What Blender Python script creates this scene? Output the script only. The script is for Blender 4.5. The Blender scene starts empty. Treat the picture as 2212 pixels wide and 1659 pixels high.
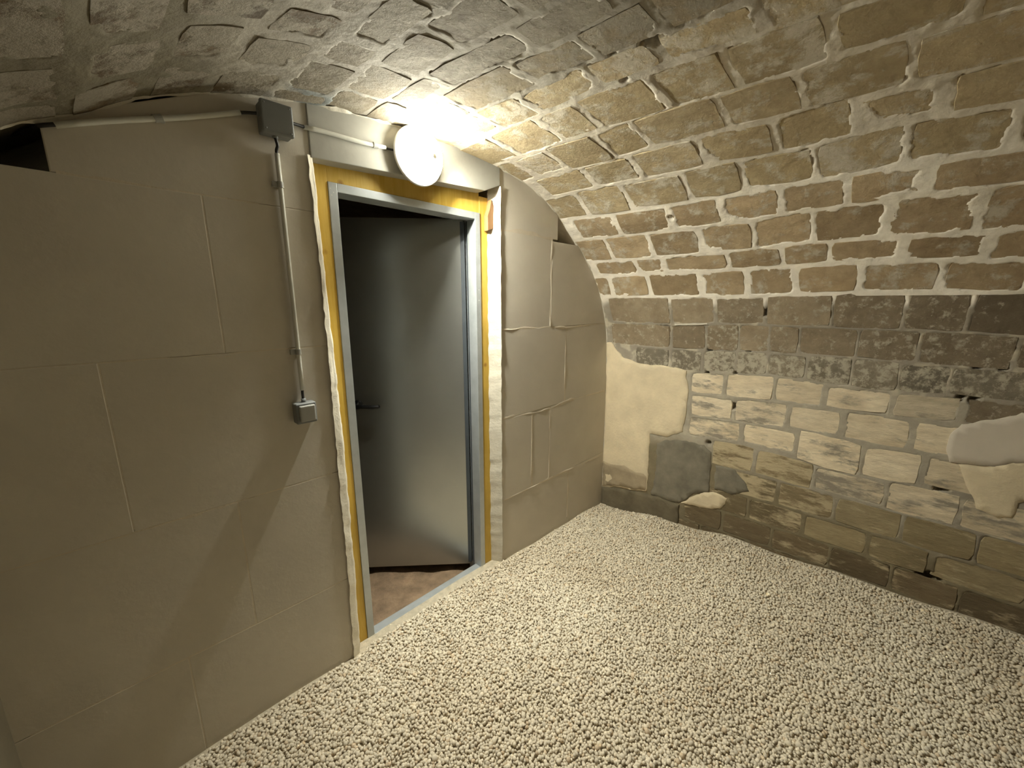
import bpy, bmesh, math, random
import numpy as np
from mathutils import Vector, Matrix
from mathutils.geometry import delaunay_2d_cdt

random.seed(7)
rng = np.random.default_rng(11)
U = 1.5            # metres per survey unit
H = 1.53           # eye height
scene = bpy.context.scene
C = scene.collection

# ------------------------------------------------------------------ camera
cam_d = bpy.data.cameras.new('camera')
cam_d.sensor_width = 36.0
cam_d.lens = 848.0 / 2212.0 * 36.0
cam_d.clip_start = 0.02
cam = bpy.data.objects.new('camera', cam_d)
cam.location = (0, 0, H)
cam.rotation_euler = (math.radians(90) - math.atan(177 / 848.0), 0, math.radians(44.3 - 90))
C.objects.link(cam)
scene.camera = cam

# ------------------------------------------------------------------ world, exposure
w = bpy.data.worlds.new('cellar_air')
w.use_nodes = True
w.node_tree.nodes['Background'].inputs[0].default_value = (0.02, 0.02, 0.02, 1)
w.node_tree.nodes['Background'].inputs[1].default_value = 0.0
scene.world = w
scene.view_settings.view_transform = 'Standard'
scene.view_settings.look = 'None'
scene.view_settings.exposure = 4.55
scene.view_settings.gamma = 1.0
scene.view_settings.use_curve_mapping = False
scene.cycles.max_bounces = 16
scene.cycles.diffuse_bounces = 10
scene.cycles.glossy_bounces = 4
LAMP_COLOUR = (1.0, 0.985, 0.855)
LAMP_POWER = 430.0

# ------------------------------------------------------------------ helpers
def W(X, Y, Z):
    return Vector((X * U, Y * U, Z * U + H))

def mesh_obj(name, verts, faces, mat=None, parent=None, smooth=False):
    me = bpy.data.meshes.new(name)
    me.from_pydata([tuple(v) for v in verts], [], faces)
    me.update()
    if smooth:
        me.polygons.foreach_set('use_smooth', [True] * len(me.polygons))
    if mat:
        me.materials.append(mat)
    o = bpy.data.objects.new(name, me)
    C.objects.link(o)
    if parent:
        o.parent = parent
    return o

def bm_obj(name, bm, mat=None, parent=None, smooth=False):
    bmesh.ops.recalc_face_normals(bm, faces=bm.faces)
    me = bpy.data.meshes.new(name)
    bm.to_mesh(me)
    bm.free()
    if smooth:
        me.polygons.foreach_set('use_smooth', [True] * len(me.polygons))
    if mat:
        me.materials.append(mat)
    o = bpy.data.objects.new(name, me)
    C.objects.link(o)
    if parent:
        o.parent = parent
    return o

def empty(name, loc, label=None, cat=None, group=None, kind=None):
    o = bpy.data.objects.new(name, None)
    o.empty_display_size = 0.1
    o.location = loc
    C.objects.link(o)
    tag(o, label, cat, group, kind)
    return o

def tag(o, label=None, cat=None, group=None, kind=None):
    for k, v in (('label', label), ('category', cat), ('group', group), ('kind', kind)):
        if v:
            o[k] = v
    return o

def keep_world(o, parent):
    """parent a mesh modelled in world coordinates to a thing that sits elsewhere"""
    o.parent = parent
    o.matrix_parent_inverse = Matrix.Translation(-Vector(parent.location))
    return o

def box_bm(lo, hi, bevel=0.0, seg=2, bm=None):
    own = bmesh.new()
    vs = [own.verts.new((x, y, z)) for x in (lo[0], hi[0]) for y in (lo[1], hi[1]) for z in (lo[2], hi[2])]
    for f in ((0, 1, 3, 2), (4, 6, 7, 5), (0, 4, 5, 1), (2, 3, 7, 6), (0, 2, 6, 4), (1, 5, 7, 3)):
        own.faces.new([vs[i] for i in f])
    bmesh.ops.recalc_face_normals(own, faces=own.faces)
    if bevel > 0:
        bmesh.ops.bevel(own, geom=list(own.edges), offset=bevel, segments=seg, affect='EDGES', profile=0.5)
    if bm is None:
        return own
    me = bpy.data.meshes.new('tmp')
    own.to_mesh(me)
    own.free()
    bm.from_mesh(me)
    bpy.data.meshes.remove(me)
    return bm

def prism_bm(poly, y0, y1, bevel=0.0):
    """outline in the X-Z plane (metres) pulled from y0 (front) to y1 (back)"""
    bm = bmesh.new()
    a = [bm.verts.new((p[0], y0, p[1])) for p in poly]
    b = [bm.verts.new((p[0], y1, p[1])) for p in poly]
    n = len(poly)
    ff = bm.faces.new(a)
    bm.faces.new(list(reversed(b)))
    for i in range(n):
        j = (i + 1) % n
        bm.faces.new((a[j], a[i], b[i], b[j]))
    bmesh.ops.recalc_face_normals(bm, faces=bm.faces)
    if bevel > 0:
        es = [e for e in bm.edges if e.verts[0] in a and e.verts[1] in a]
        bmesh.ops.bevel(bm, geom=es, offset=bevel, segments=2, affect='EDGES', profile=0.6)
    return bm

def tube_bm(pts, r, n=12, bm=None, cap=True):
    bm = bm or bmesh.new()
    rings = []
    P = [Vector(p) for p in pts]
    for i, p in enumerate(P):
        t = (P[min(i + 1, len(P) - 1)] - P[max(i - 1, 0)]).normalized()
        a = t.cross(Vector((0, 1, 0)))
        if a.length < 1e-3:
            a = t.cross(Vector((1, 0, 0)))
        a.normalize()
        b = t.cross(a).normalized()
        rings.append([bm.verts.new(p + a * (r * math.cos(k * 2 * math.pi / n)) + b * (r * math.sin(k * 2 * math.pi / n))) for k in range(n)])
    for i in range(len(rings) - 1):
        for k in range(n):
            j = (k + 1) % n
            bm.faces.new((rings[i][k], rings[i][j], rings[i + 1][j], rings[i + 1][k]))
    if cap:
        bm.faces.new(list(reversed(rings[0])))
        bm.faces.new(rings[-1])
    return bm

def lathe_bm(profile, centre, axis='-Y', n=40, bm=None, caps=(True, True)):
    """profile: (radius, distance along axis)"""
    bm = bm or bmesh.new()
    c = Vector(centre)
    rings = []
    for r, d in profile:
        ring = []
        for k in range(n):
            a = 2 * math.pi * k / n
            if axis == '-Y':
                q = Vector((r * math.cos(a), -d, r * math.sin(a)))
            else:
                q = Vector((r * math.cos(a), r * math.sin(a), d))
            ring.append(bm.verts.new(c + q))
        rings.append(ring)
    for i in range(len(rings) - 1):
        for k in range(n):
            j = (k + 1) % n
            bm.faces.new((rings[i][k], rings[i][j], rings[i + 1][j], rings[i + 1][k]))
    if caps[0]:
        bm.faces.new(list(reversed(rings[0])))
    if caps[1]:
        bm.faces.new(rings[-1])
    return bm

# value noise on numpy arrays
_T = np.random.default_rng(5).random((256, 256))
def vnoise(x, y, seed=0):
    x = np.asarray(x, float) + seed * 17.31
    y = np.asarray(y, float) + seed * 9.77
    xi = np.floor(x).astype(int); yi = np.floor(y).astype(int)
    fx = x - xi; fy = y - yi
    fx = fx * fx * (3 - 2 * fx); fy = fy * fy * (3 - 2 * fy)
    a = _T[xi & 255, yi & 255]; b = _T[(xi + 1) & 255, yi & 255]
    c = _T[xi & 255, (yi + 1) & 255]; d = _T[(xi + 1) & 255, (yi + 1) & 255]
    return ((a * (1 - fx) + b * fx) * (1 - fy) + (c * (1 - fx) + d * fx) * fy) * 2 - 1
def fbm(x, y, sc, seed=0, o=3):
    r = 0; a = 1.0
    for i in range(o):
        r = r + a * vnoise(np.asarray(x) / sc, np.asarray(y) / sc, seed + i * 3)
        sc *= 0.5; a *= 0.5
    return r
def sstep(a, b, x):
    t = np.clip((x - a) / (b - a), 0, 1)
    return t * t * (3 - 2 * t)

# ------------------------------------------------------------------ materials
def new_mat(name):
    m = bpy.data.materials.new(name)
    m.use_nodes = True
    nt = m.node_tree
    return m, nt, nt.nodes, nt.links, nt.nodes['Principled BSDF']

def node(nt, t, **kw):
    n = nt.nodes.new(t)
    for k, v in kw.items():
        setattr(n, k, v)
    return n

def noise(nt, scale, detail=4, rough=0.6, coord=None, dist=0.0):
    n = node(nt, 'ShaderNodeTexNoise')
    n.inputs['Scale'].default_value = scale
    n.inputs['Detail'].default_value = detail
    n.inputs['Roughness'].default_value = rough
    n.inputs['Distortion'].default_value = dist
    if coord:
        nt.links.new(coord, n.inputs['Vector'])
    return n

def ramp(nt, src, p0, p1, c0=(0, 0, 0, 1), c1=(1, 1, 1, 1)):
    r = node(nt, 'ShaderNodeValToRGB')
    r.color_ramp.elements[0].position = p0
    r.color_ramp.elements[1].position = p1
    r.color_ramp.elements[0].color = c0
    r.color_ramp.elements[1].color = c1
    nt.links.new(src, r.inputs[0])
    return r

def mix(nt, fac, a, b, blend='MIX'):
    n = node(nt, 'ShaderNodeMix', data_type='RGBA', blend_type=blend)
    for s, v in ((0, fac), (6, a), (7, b)):
        if isinstance(v, (int, float)):
            n.inputs[s].default_value = v
        elif isinstance(v, tuple):
            n.inputs[s].default_value = (*v[:3], 1)
        else:
            nt.links.new(v, n.inputs[s])
    return n.outputs[2]

def bump(nt, bs, h, strength, dist):
    b = node(nt, 'ShaderNodeBump')
    b.inputs['Strength'].default_value = strength
    b.inputs['Distance'].default_value = dist
    nt.links.new(h, b.inputs['Height'])
    nt.links.new(b.outputs[0], bs.inputs['Normal'])

def pos(nt):
    return node(nt, 'ShaderNodeNewGeometry').outputs['Position']

def math_n(nt, op, a, b=None):
    n = node(nt, 'ShaderNodeMath', operation=op)
    for i, v in enumerate((a, b)):
        if v is None:
            continue
        if isinstance(v, (int, float)):
            n.inputs[i].default_value = v
        else:
            nt.links.new(v, n.inputs[i])
    return n.outputs[0]

def mat_masonry(name, fleck, fleck_scale=9.0, rough_scale=60.0, bstr=0.6, streak=False):
    """object colour = body colour, object alpha = how much of the fleck colour has stuck to the face"""
    m, nt, N, L, bs = new_mat(name)
    p = pos(nt)
    if streak:
        mp = node(nt, 'ShaderNodeMapping')
        mp.inputs['Scale'].default_value = (1, 0.55, 1.9)
        L.new(p, mp.inputs[0]); p = mp.outputs[0]
    oi = node(nt, 'ShaderNodeObjectInfo')
    n1 = noise(nt, 22, 6, 0.65, p)
    v1 = ramp(nt, n1.outputs[0], 0.25, 0.78, (0.78, 0.76, 0.73, 1), (1.2, 1.2, 1.2, 1))
    body = mix(nt, 1.0, oi.outputs['Color'], v1.outputs[0], 'MULTIPLY')
    n2 = noise(nt, 7, 3, 0.55, p)
    v2 = ramp(nt, n2.outputs[0], 0.35, 0.7, (0.90, 0.87, 0.83, 1), (1.07, 1.07, 1.07, 1))
    body = mix(nt, 1.0, body, v2.outputs[0], 'MULTIPLY')
    n3 = noise(nt, fleck_scale, 8, 0.72, p, 0.12)
    th = math_n(nt, 'SUBTRACT', 0.98, oi.outputs['Alpha'])
    th = math_n(nt, 'MULTIPLY', th, 0.68)
    th = math_n(nt, 'ADD', th, 0.08)
    d = math_n(nt, 'SUBTRACT', n3.outputs[0], th)
    fac = ramp(nt, math_n(nt, 'ADD', math_n(nt, 'MULTIPLY', d, 9.0), 0.5), 0.0, 1.0)
    n4 = noise(nt, 40, 4, 0.6, p)
    fl = mix(nt, n4.outputs[0], tuple(c * 0.82 for c in fleck), fleck)
    L.new(mix(nt, fac.outputs[0], body, fl), bs.inputs['Base Color'])
    bs.inputs['Roughness'].default_value = 0.92
    nb = noise(nt, rough_scale, 8, 0.68, p)
    hh = math_n(nt, 'ADD', nb.outputs[0], math_n(nt, 'MULTIPLY', fac.outputs[0], 0.35))
    hh = math_n(nt, 'ADD', hh, math_n(nt, 'MULTIPLY', n1.outputs[0], 0.9))
    bump(nt, bs, hh, bstr, 0.006)
    return m

def mat_mortar(name):
    m, nt, N, L, bs = new_mat(name)
    p = pos(nt)
    at = node(nt, 'ShaderNodeVertexColor', layer_name='stain')
    n1 = noise(nt, 14, 6, 0.6, p)
    v1 = ramp(nt, n1.outputs[0], 0.25, 0.75, (0.82, 0.81, 0.79, 1), (1.14, 1.14, 1.13, 1))
    L.new(mix(nt, 1.0, at.outputs[0], v1.outputs[0], 'MULTIPLY'), bs.inputs['Base Color'])
    bs.inputs['Roughness'].default_value = 0.9
    nb = noise(nt, 70, 7, 0.65, p)
    hh = math_n(nt, 'ADD', nb.outputs[0], n1.outputs[0])
    bump(nt, bs, hh, 0.45, 0.005)
    return m

def mat_plain(name, col, rough=0.8, var=0.12, sc=8.0, bscale=80.0, bstr=0.15, bdist=0.003, metal=0.0, spec=0.5):
    m, nt, N, L, bs = new_mat(name)
    p = pos(nt)
    n1 = noise(nt, sc, 5, 0.6, p)
    v = ramp(nt, n1.outputs[0], 0.3, 0.7, (1 - var, 1 - var, 1 - var, 1), (1 + var, 1 + var, 1 + var, 1))
    L.new(mix(nt, 1.0, (*col, 1), v.outputs[0], 'MULTIPLY'), bs.inputs['Base Color'])
    bs.inputs['Roughness'].default_value = rough
    bs.inputs['Metallic'].default_value = metal
    bs.inputs['Specular IOR Level'].default_value = spec
    if bstr:
        nb = noise(nt, bscale, 5, 0.6, p)
        bump(nt, bs, nb.outputs[0], bstr, bdist)
    return m

M = {}
M['mortar'] = mat_mortar('lime_mortar')
M['brick'] = mat_masonry('tan_brick', (0.52, 0.465, 0.365), 10)
M['brick_crown'] = mat_masonry('greyed_brick', (0.25, 0.22, 0.165), 10)  # grey brick, darker in colour to tone down the lamplight on it
M['brick_dark'] = mat_masonry('sooty_stone', (0.47, 0.42, 0.32), 28)
M['brick_light'] = mat_masonry('limewashed_stone', (0.33, 0.29, 0.225), 9, 75.0, 0.55, True)
M['brick_base'] = mat_masonry('damp_stone', (0.52, 0.43, 0.27), 9, 60.0, 0.6, True)
M['block'] = mat_plain('painted_block', (0.59, 0.545, 0.46), 0.75, 0.05, 4.0, 60, 0.12, 0.004)
M['lintel'] = mat_plain('painted_concrete_lintel', (0.36, 0.35, 0.305), 0.75, 0.08, 9.0, 30, 0.2, 0.004)
M['joint'] = mat_plain('painted_joint', (0.62, 0.55, 0.435), 0.8, 0.08, 14.0, 60, 0.3, 0.004)
M['foam'] = mat_plain('cream_filler', (0.55, 0.51, 0.42), 0.85, 0.08, 20.0, 90, 0.35, 0.006)
M['foam_fresh'] = mat_plain('fresh_cream_filler', (0.84, 0.79, 0.66), 0.85, 0.06, 20.0, 90, 0.3, 0.005)  # same filler, colour brightened where the lamp leaves it in shade
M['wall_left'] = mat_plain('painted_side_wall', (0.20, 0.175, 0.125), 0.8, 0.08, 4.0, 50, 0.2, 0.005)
M['steel'] = mat_plain('galvanised_steel', (0.46, 0.49, 0.50), 0.42, 0.10, 12.0, 40, 0.03, 0.002, 0.45)
M['leaf'] = mat_plain('galvanised_door_sheet', (0.40, 0.41, 0.39), 0.30, 0.05, 3.0, 10, 0.02, 0.003, 0.8)
M['gasket'] = mat_plain('dark_gap_steel', (0.05, 0.06, 0.07), 0.6, 0.1, 10, 50, 0.0)
M['black'] = mat_plain('black_plastic', (0.012, 0.012, 0.014), 0.45, 0.1, 10, 50, 0.0)
M['cable'] = mat_plain('black_cable_sheath', (0.012, 0.010, 0.009), 0.5, 0.1, 10, 50, 0.0)
M['grey_plastic'] = mat_plain('grey_plastic', (0.19, 0.20, 0.20), 0.5, 0.04, 10, 120, 0.05, 0.001)
M['grey_light'] = mat_plain('pale_grey_plastic', (0.36, 0.36, 0.33), 0.45, 0.04, 10, 120, 0.05, 0.001)
M['pvc'] = mat_plain('white_pvc', (0.66, 0.66, 0.60), 0.45, 0.05, 10, 60, 0.03, 0.001)
M['white_plastic'] = mat_plain('white_plastic', (0.8, 0.8, 0.76), 0.4, 0.03, 10, 60, 0.0)
M['dirt'] = mat_plain('packed_earth', (0.27, 0.185, 0.115), 0.95, 0.3, 14.0, 30, 0.8, 0.015)
M['plaster_cream'] = mat_plain('cream_render', (0.66, 0.56, 0.385), 0.9, 0.12, 7.0, 55, 0.35, 0.006)
M['plaster_grey'] = mat_plain('grey_cement_render', (0.19, 0.17, 0.125), 0.9, 0.22, 12.0, 45, 0.3, 0.005)
M['plaster_white'] = mat_plain('smooth_white_filler', (0.56, 0.50, 0.41), 0.8, 0.07, 5.0, 40, 0.15, 0.004)
M['plaster_dark'] = mat_plain('dark_cement_band', (0.145, 0.12, 0.075), 0.92, 0.25, 9.0, 50, 0.4, 0.006)
M['plaster_brown'] = mat_plain('damp_brown_render', (0.36, 0.29, 0.19), 0.9, 0.2, 10.0, 55, 0.3, 0.005)
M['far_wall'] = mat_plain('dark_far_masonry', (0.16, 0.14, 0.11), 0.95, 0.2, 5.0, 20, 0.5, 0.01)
M['under'] = mat_plain('gravel_fines', (0.50, 0.44, 0.33), 0.95, 0.2, 40, 90, 0.6, 0.006)

def mat_wood(name, c0, c1):
    m, nt, N, L, bs = new_mat(name)
    p = pos(nt)
    mp = node(nt, 'ShaderNodeMapping')
    mp.inputs['Scale'].default_value = (26, 26, 2.2)
    L.new(p, mp.inputs[0])
    n1 = noise(nt, 2.0, 6, 0.65, mp.outputs[0], 0.8)
    r = ramp(nt, n1.outputs[0], 0.3, 0.72, (*c0, 1), (*c1, 1))
    n2 = noise(nt, 5, 3, 0.5, p)
    v = ramp(nt, n2.outputs[0], 0.3, 0.7, (0.85, 0.85, 0.8, 1), (1.1, 1.1, 1.1, 1))
    vo = node(nt, 'ShaderNodeTexVoronoi')
    vo.inputs['Scale'].default_value = 6.5
    L.new(p, vo.inputs['Vector'])
    kn = ramp(nt, vo.outputs['Distance'], 0.03, 0.10, (0.55, 0.42, 0.3, 1), (1, 1, 1, 1))
    c = mix(nt, 1.0, r.outputs[0], v.outputs[0], 'MULTIPLY')
    L.new(mix(nt, 1.0, c, kn.outputs[0], 'MULTIPLY'), bs.inputs['Base Color'])
    bs.inputs['Roughness'].default_value = 0.6
    bump(nt, bs, n1.outputs[0], 0.15, 0.002)
    return m
M['timber'] = mat_wood('yellow_treated_timber', (0.56, 0.35, 0.04), (0.68, 0.47, 0.10))
M['wedge'] = mat_wood('raw_brown_wood', (0.22, 0.105, 0.04), (0.36, 0.20, 0.09))

def mat_gravel():
    m, nt, N, L, bs = new_mat('white_limestone_gravel')
    at = node(nt, 'ShaderNodeVertexColor', layer_name='tone')
    p = pos(nt)
    n1 = noise(nt, 1.6, 3, 0.5, p)
    v = ramp(nt, n1.outputs[0], 0.35, 0.65, (0.93, 0.90, 0.86, 1), (1.06, 1.06, 1.06, 1))
    n2 = noise(nt, 150, 3, 0.6, p)
    c = mix(nt, 1.0, at.outputs[0], v.outputs[0], 'MULTIPLY')
    L.new(c, bs.inputs['Base Color'])
    bs.inputs['Roughness'].default_value = 0.95
    bs.inputs['Specular IOR Level'].default_value = 0.15
    bump(nt, bs, n2.outputs[0], 0.3, 0.002)
    return m
M['gravel'] = mat_gravel()

def mat_lamp():
    m, nt, N, L, bs = new_mat('glowing_filament_bulb')
    bs.inputs['Base Color'].default_value = (0.9, 0.9, 0.88, 1)
    bs.inputs['Emission Color'].default_value = (*LAMP_COLOUR, 1)
    bs.inputs['Emission Strength'].default_value = LAMP_POWER
    return m
def mat_lamp_glass():
    """thin milky glass: most light passes straight through, the rest makes the whole cover glow"""
    m, nt, N, L, bs = new_mat('milky_lamp_glass')
    tr = node(nt, 'ShaderNodeBsdfTransparent')
    em = node(nt, 'ShaderNodeEmission')
    em.inputs[0].default_value = (*LAMP_COLOUR, 1)
    em.inputs[1].default_value = 10.0
    mx = node(nt, 'ShaderNodeMixShader')
    mx.inputs[0].default_value = 0.3
    L.new(tr.outputs[0], mx.inputs[1]); L.new(em.outputs[0], mx.inputs[2])
    L.new(mx.outputs[0], N['Material Output'].inputs['Surface'])
    return m
M['lamp_glass'] = mat_lamp_glass()
M['lamp'] = mat_lamp()

# ------------------------------------------------------------------ the vault's section
prof = np.array([(-.215,-1.2),(-.215,-.10),(-.19,.06),(-.14,.17),(-.067,.255),(.02,.30),(.098,.348),(.2,.389),(.30,.415),(.42,.432),(.55,.440),(.67,.443),(.80,.441),(.93,.430),(1.06,.413),(1.15,.389),(1.235,.354),(1.3,.315),(1.36,.268),(1.43,.22),(1.49,.165),(1.55,.105),(1.6,.035),(1.645,-.06),(1.675,-.15),(1.69,-.3),(1.70,-.5),(1.71,-1.2)])
def catmull(P, n=12):
    out = []
    for i in range(len(P) - 1):
        p0, p1, p2, p3 = P[max(i-1, 0)], P[i], P[i+1], P[min(i+2, len(P)-1)]
        for t in np.linspace(0, 1, n, endpoint=False):
            out.append(.5*((2*p1)+(-p0+p2)*t+(2*p0-5*p1+4*p2-p3)*t*t+(-p0+3*p1-3*p2+p3)*t**3))
    out.append(P[-1])
    return np.array(out)
CV = catmull(prof)
SV = np.concatenate([[0], np.cumsum(np.hypot(*np.diff(CV, axis=0).T))])
_TG = np.gradient(CV, axis=0)
_k = np.ones(9) / 9
_TG = np.stack([np.convolve(np.pad(_TG[:, i], 4, mode='edge'), _k, 'valid') for i in (0, 1)], 1)
_TG /= np.linalg.norm(_TG, axis=1)[:, None]
def vpos(s, y, h=0.0):
    """section arc length s, depth y (survey units), height h in metres towards the room -> world points"""
    s = np.asarray(s, float); y = np.asarray(y, float)
    x = np.interp(s, SV, CV[:, 0]); z = np.interp(s, SV, CV[:, 1])
    tx = np.interp(s, SV, _TG[:, 0]); tz = np.interp(s, SV, _TG[:, 1])
    return np.stack([x * U + tz * h, y * U + 0 * x, z * U + H - tx * h], -1)

# ------------------------------------------------------------------ courses surveyed on the vault and right wall: (y, s)
J = {
'J0':[(0.929,3.359),(0.674,3.361),(0.502,3.367),(0.362,3.362),(0.168,3.355),(-0.028,3.348),(-0.136,3.360),(-0.212,3.358)],
'J1':[(0.967,3.250),(0.742,3.251),(0.556,3.250),(0.389,3.249),(0.173,3.246),(0.008,3.250),(-0.063,3.254),(-0.192,3.265)],
'J2':[(0.962,3.168),(0.720,3.174),(0.528,3.172),(0.338,3.173),(0.204,3.162),(0.041,3.168),(-0.051,3.171),(-0.173,3.174)],
'J3':[(0.997,3.046),(0.822,3.053),(0.644,3.056),(0.441,3.056),(0.272,3.055),(0.132,3.046),(-0.002,3.040),(-0.093,3.046),(-0.145,3.042)],
'J4':[(1.004,2.931),(0.775,2.944),(0.646,2.948),(0.453,2.946),(0.342,2.946),(0.214,2.955),(0.125,2.951),(0.060,2.946),(-0.012,2.951),(-0.128,2.959)],
'J5':[(1.015,2.813),(0.804,2.808),(0.756,2.807),(0.621,2.828),(0.510,2.832),(0.438,2.824),(0.373,2.827),(0.271,2.844),(0.194,2.849),(0.135,2.835),(0.084,2.828),(0.019,2.836),(-0.039,2.844),(-0.108,2.858)],
'J6':[(0.997,2.693),(0.872,2.691),(0.741,2.700),(0.586,2.702),(0.443,2.709),(0.358,2.709),(0.283,2.723),(0.187,2.720),(0.126,2.727),(0.044,2.728),(-0.011,2.729),(-0.087,2.747)],
'J7':[(0.986,2.547),(0.927,2.551),(0.833,2.556),(0.721,2.544),(0.641,2.573),(0.567,2.550),(0.450,2.566),(0.363,2.575),(0.319,2.570),(0.236,2.600),(0.198,2.592),(0.154,2.574),(0.104,2.596),(0.057,2.588),(0.001,2.595),(-0.066,2.619)],
'J8':[(0.967,2.400),(0.887,2.405),(0.776,2.398),(0.721,2.416),(0.650,2.429),(0.605,2.411),(0.526,2.402),(0.463,2.417),(0.427,2.437),(0.380,2.418),(0.342,2.430),(0.279,2.453),(0.220,2.457),(0.161,2.465),(0.094,2.470)],
'J9':[(0.784,2.299),(0.613,2.310),(0.549,2.320),(0.479,2.319),(0.446,2.334),(0.403,2.338),(0.341,2.333),(0.290,2.354),(0.258,2.348)],
'J10':[(0.909,2.176),(0.853,2.188),(0.798,2.190),(0.740,2.180),(0.661,2.194),(0.605,2.212),(0.520,2.233),(0.464,2.234),(0.365,2.237)],
'J11':[(0.886,2.114),(0.797,2.125),(0.760,2.121),(0.717,2.123),(0.618,2.120),(0.529,2.136),(0.434,2.152)],
'J12':[(0.765,2.017),(0.713,2.027),(0.634,2.028),(0.587,2.036),(0.545,2.041)],
'J13':[(0.959,1.905),(0.869,1.919),(0.818,1.926),(0.749,1.931),(0.696,1.935),(0.608,1.951)],
'J14':[(0.957,1.791),(0.865,1.807),(0.799,1.818),(0.760,1.822),(0.668,1.840)],
'J15':[(0.953,1.692),(0.892,1.703),(0.826,1.718),(0.761,1.718)],
'J16':[(0.949,1.579),(0.862,1.588),(0.792,1.599),(0.725,1.614)],
'K1':[(0.676,3.485),(0.520,3.474),(0.421,3.476),(0.364,3.470),(0.180,3.475),(0.032,3.474),(-0.132,3.472),(-0.237,3.482)],
'K2':[(0.687,3.592),(0.542,3.587),(0.393,3.575),(0.231,3.575),(0.091,3.570),(-0.030,3.574),(-0.118,3.577),(-0.255,3.572)],
'K3':[(0.589,3.680),(0.438,3.667),(0.284,3.658),(0.138,3.669),(-0.026,3.670),(-0.131,3.658)],
'K4':[(0.583,3.776),(0.420,3.770),(0.293,3.755),(0.251,3.758),(0.149,3.754),(0.072,3.752),(-0.019,3.749),(-0.074,3.750),(-0.166,3.744)],
'K5':[(0.591,3.877),(0.421,3.864),(0.314,3.861),(0.231,3.851),(0.116,3.847),(0.030,3.860),(-0.045,3.854),(-0.117,3.850)],
'K6':[(0.576,3.964),(0.384,3.945),(0.203,3.955),(0.092,3.975),(-0.022,3.974),(-0.108,3.955)],
'K7':[(0.6,4.065),(0.0,4.06)], 'K8':[(0.6,4.165),(0.0,4.16)], 'K9':[(0.6,4.265),(0.0,4.25)],
'K10':[(0.6,4.36),(0.0,4.34)], 'K11':[(0.6,4.46),(0.0,4.44)],
'L17':[(0.9,1.475)], 'L18':[(0.9,1.36)], 'L19':[(0.9,1.25)], 'L20':[(0.9,1.13)],
}
def jf(k, y):
    a = sorted(J[k])
    return np.interp(y, [q[0] for q in a], [q[1] for q in a])
# row: (upper joint [smaller s], lower joint, head joints, joint half width, material, tone, stuck mortar)
ROWS = [
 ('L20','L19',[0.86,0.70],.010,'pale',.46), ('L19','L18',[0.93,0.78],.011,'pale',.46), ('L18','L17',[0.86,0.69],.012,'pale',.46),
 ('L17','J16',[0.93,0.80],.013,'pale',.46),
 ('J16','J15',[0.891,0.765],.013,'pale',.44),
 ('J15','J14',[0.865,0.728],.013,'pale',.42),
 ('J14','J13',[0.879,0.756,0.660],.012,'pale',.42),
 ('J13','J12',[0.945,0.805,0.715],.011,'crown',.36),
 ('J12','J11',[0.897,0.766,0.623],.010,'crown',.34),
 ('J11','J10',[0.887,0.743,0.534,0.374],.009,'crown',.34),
 ('J10','J9',[0.796,0.605,0.469,0.344,0.22],.010,'crownt',.36),
 ('J9','J8',[0.804,0.683,0.512,0.382,0.227],.010,'tan',.34),
 ('J8','J7',[0.881,0.716,0.604,0.435,0.297,0.150,-0.014],.010,'tan',.30),
 ('J7','J6',[0.930,0.804,0.645,0.538,0.350,0.206,0.048],.010,'tan',.27),
 ('J6','J5',[0.966,0.772,0.616,0.433,0.272,0.128,-0.004],.010,'tan',.26),
 ('J5','J4',[0.870,0.698,0.509,0.362,0.203,0.043,-0.106],.0095,'tan',.28),
 ('J4','J3',[0.963,0.785,0.589,0.436,0.281,0.141,-0.005],.0095,'brown',.26),
 ('J3','J2',[0.869,0.696,0.521,0.362,0.212,0.061,-0.098],.0095,'brown',.26),
 ('J2','J1',[0.975,0.783,0.671,0.448,0.293,0.176,0.019,-0.128],.010,'brown',.22),
 ('J1','J0',[0.930,0.755,0.558,0.398,0.260,0.100,-0.063],.0105,'brown',.24),
]
WROWS = [
 ('J0','K1',[0.967,0.682,0.510,0.344,0.157,-0.007,-0.133],.006,'dark',.19),
 ('K1','K2',[0.975,0.686,0.544,0.426,0.328,0.239,0.086,-0.052,-0.235],.006,'dark',.23),
 ('K2','K3',[0.85,0.69,0.555,0.430,0.326,0.208,0.086,-0.024,-0.128],.006,'mid',.30),
 ('K3','K4',[0.93,0.76,0.599,0.461,0.295,0.147,-0.020,-0.166],.009,'cream',.22),
 ('K4','K5',[0.85,0.70,0.592,0.423,0.243,0.090,-0.080,-0.18],.009,'cream',.22),
 ('K5','K6',[0.93,0.77,0.592,0.388,0.205,0.025,-0.117],.009,'cream',.22),
 ('K6','K7',[0.85,0.69,0.49,0.33,0.14,-0.05],.008,'cream2',.3),
 ('K7','K8',[0.93,0.76,0.58,0.41,0.24,0.07,-0.10],.007,'base',.34),
 ('K8','K9',[0.85,0.69,0.50,0.33,0.15,-0.03],.007,'base',.30),
 ('K9','K10',[0.93,0.76,0.58,0.42,0.24,0.06,-0.10],.007,'base2',.24),
 ('K10','K11',[0.85,0.68,0.50,0.32,0.14,-0.04],.007,'base2',.2),
]
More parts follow.
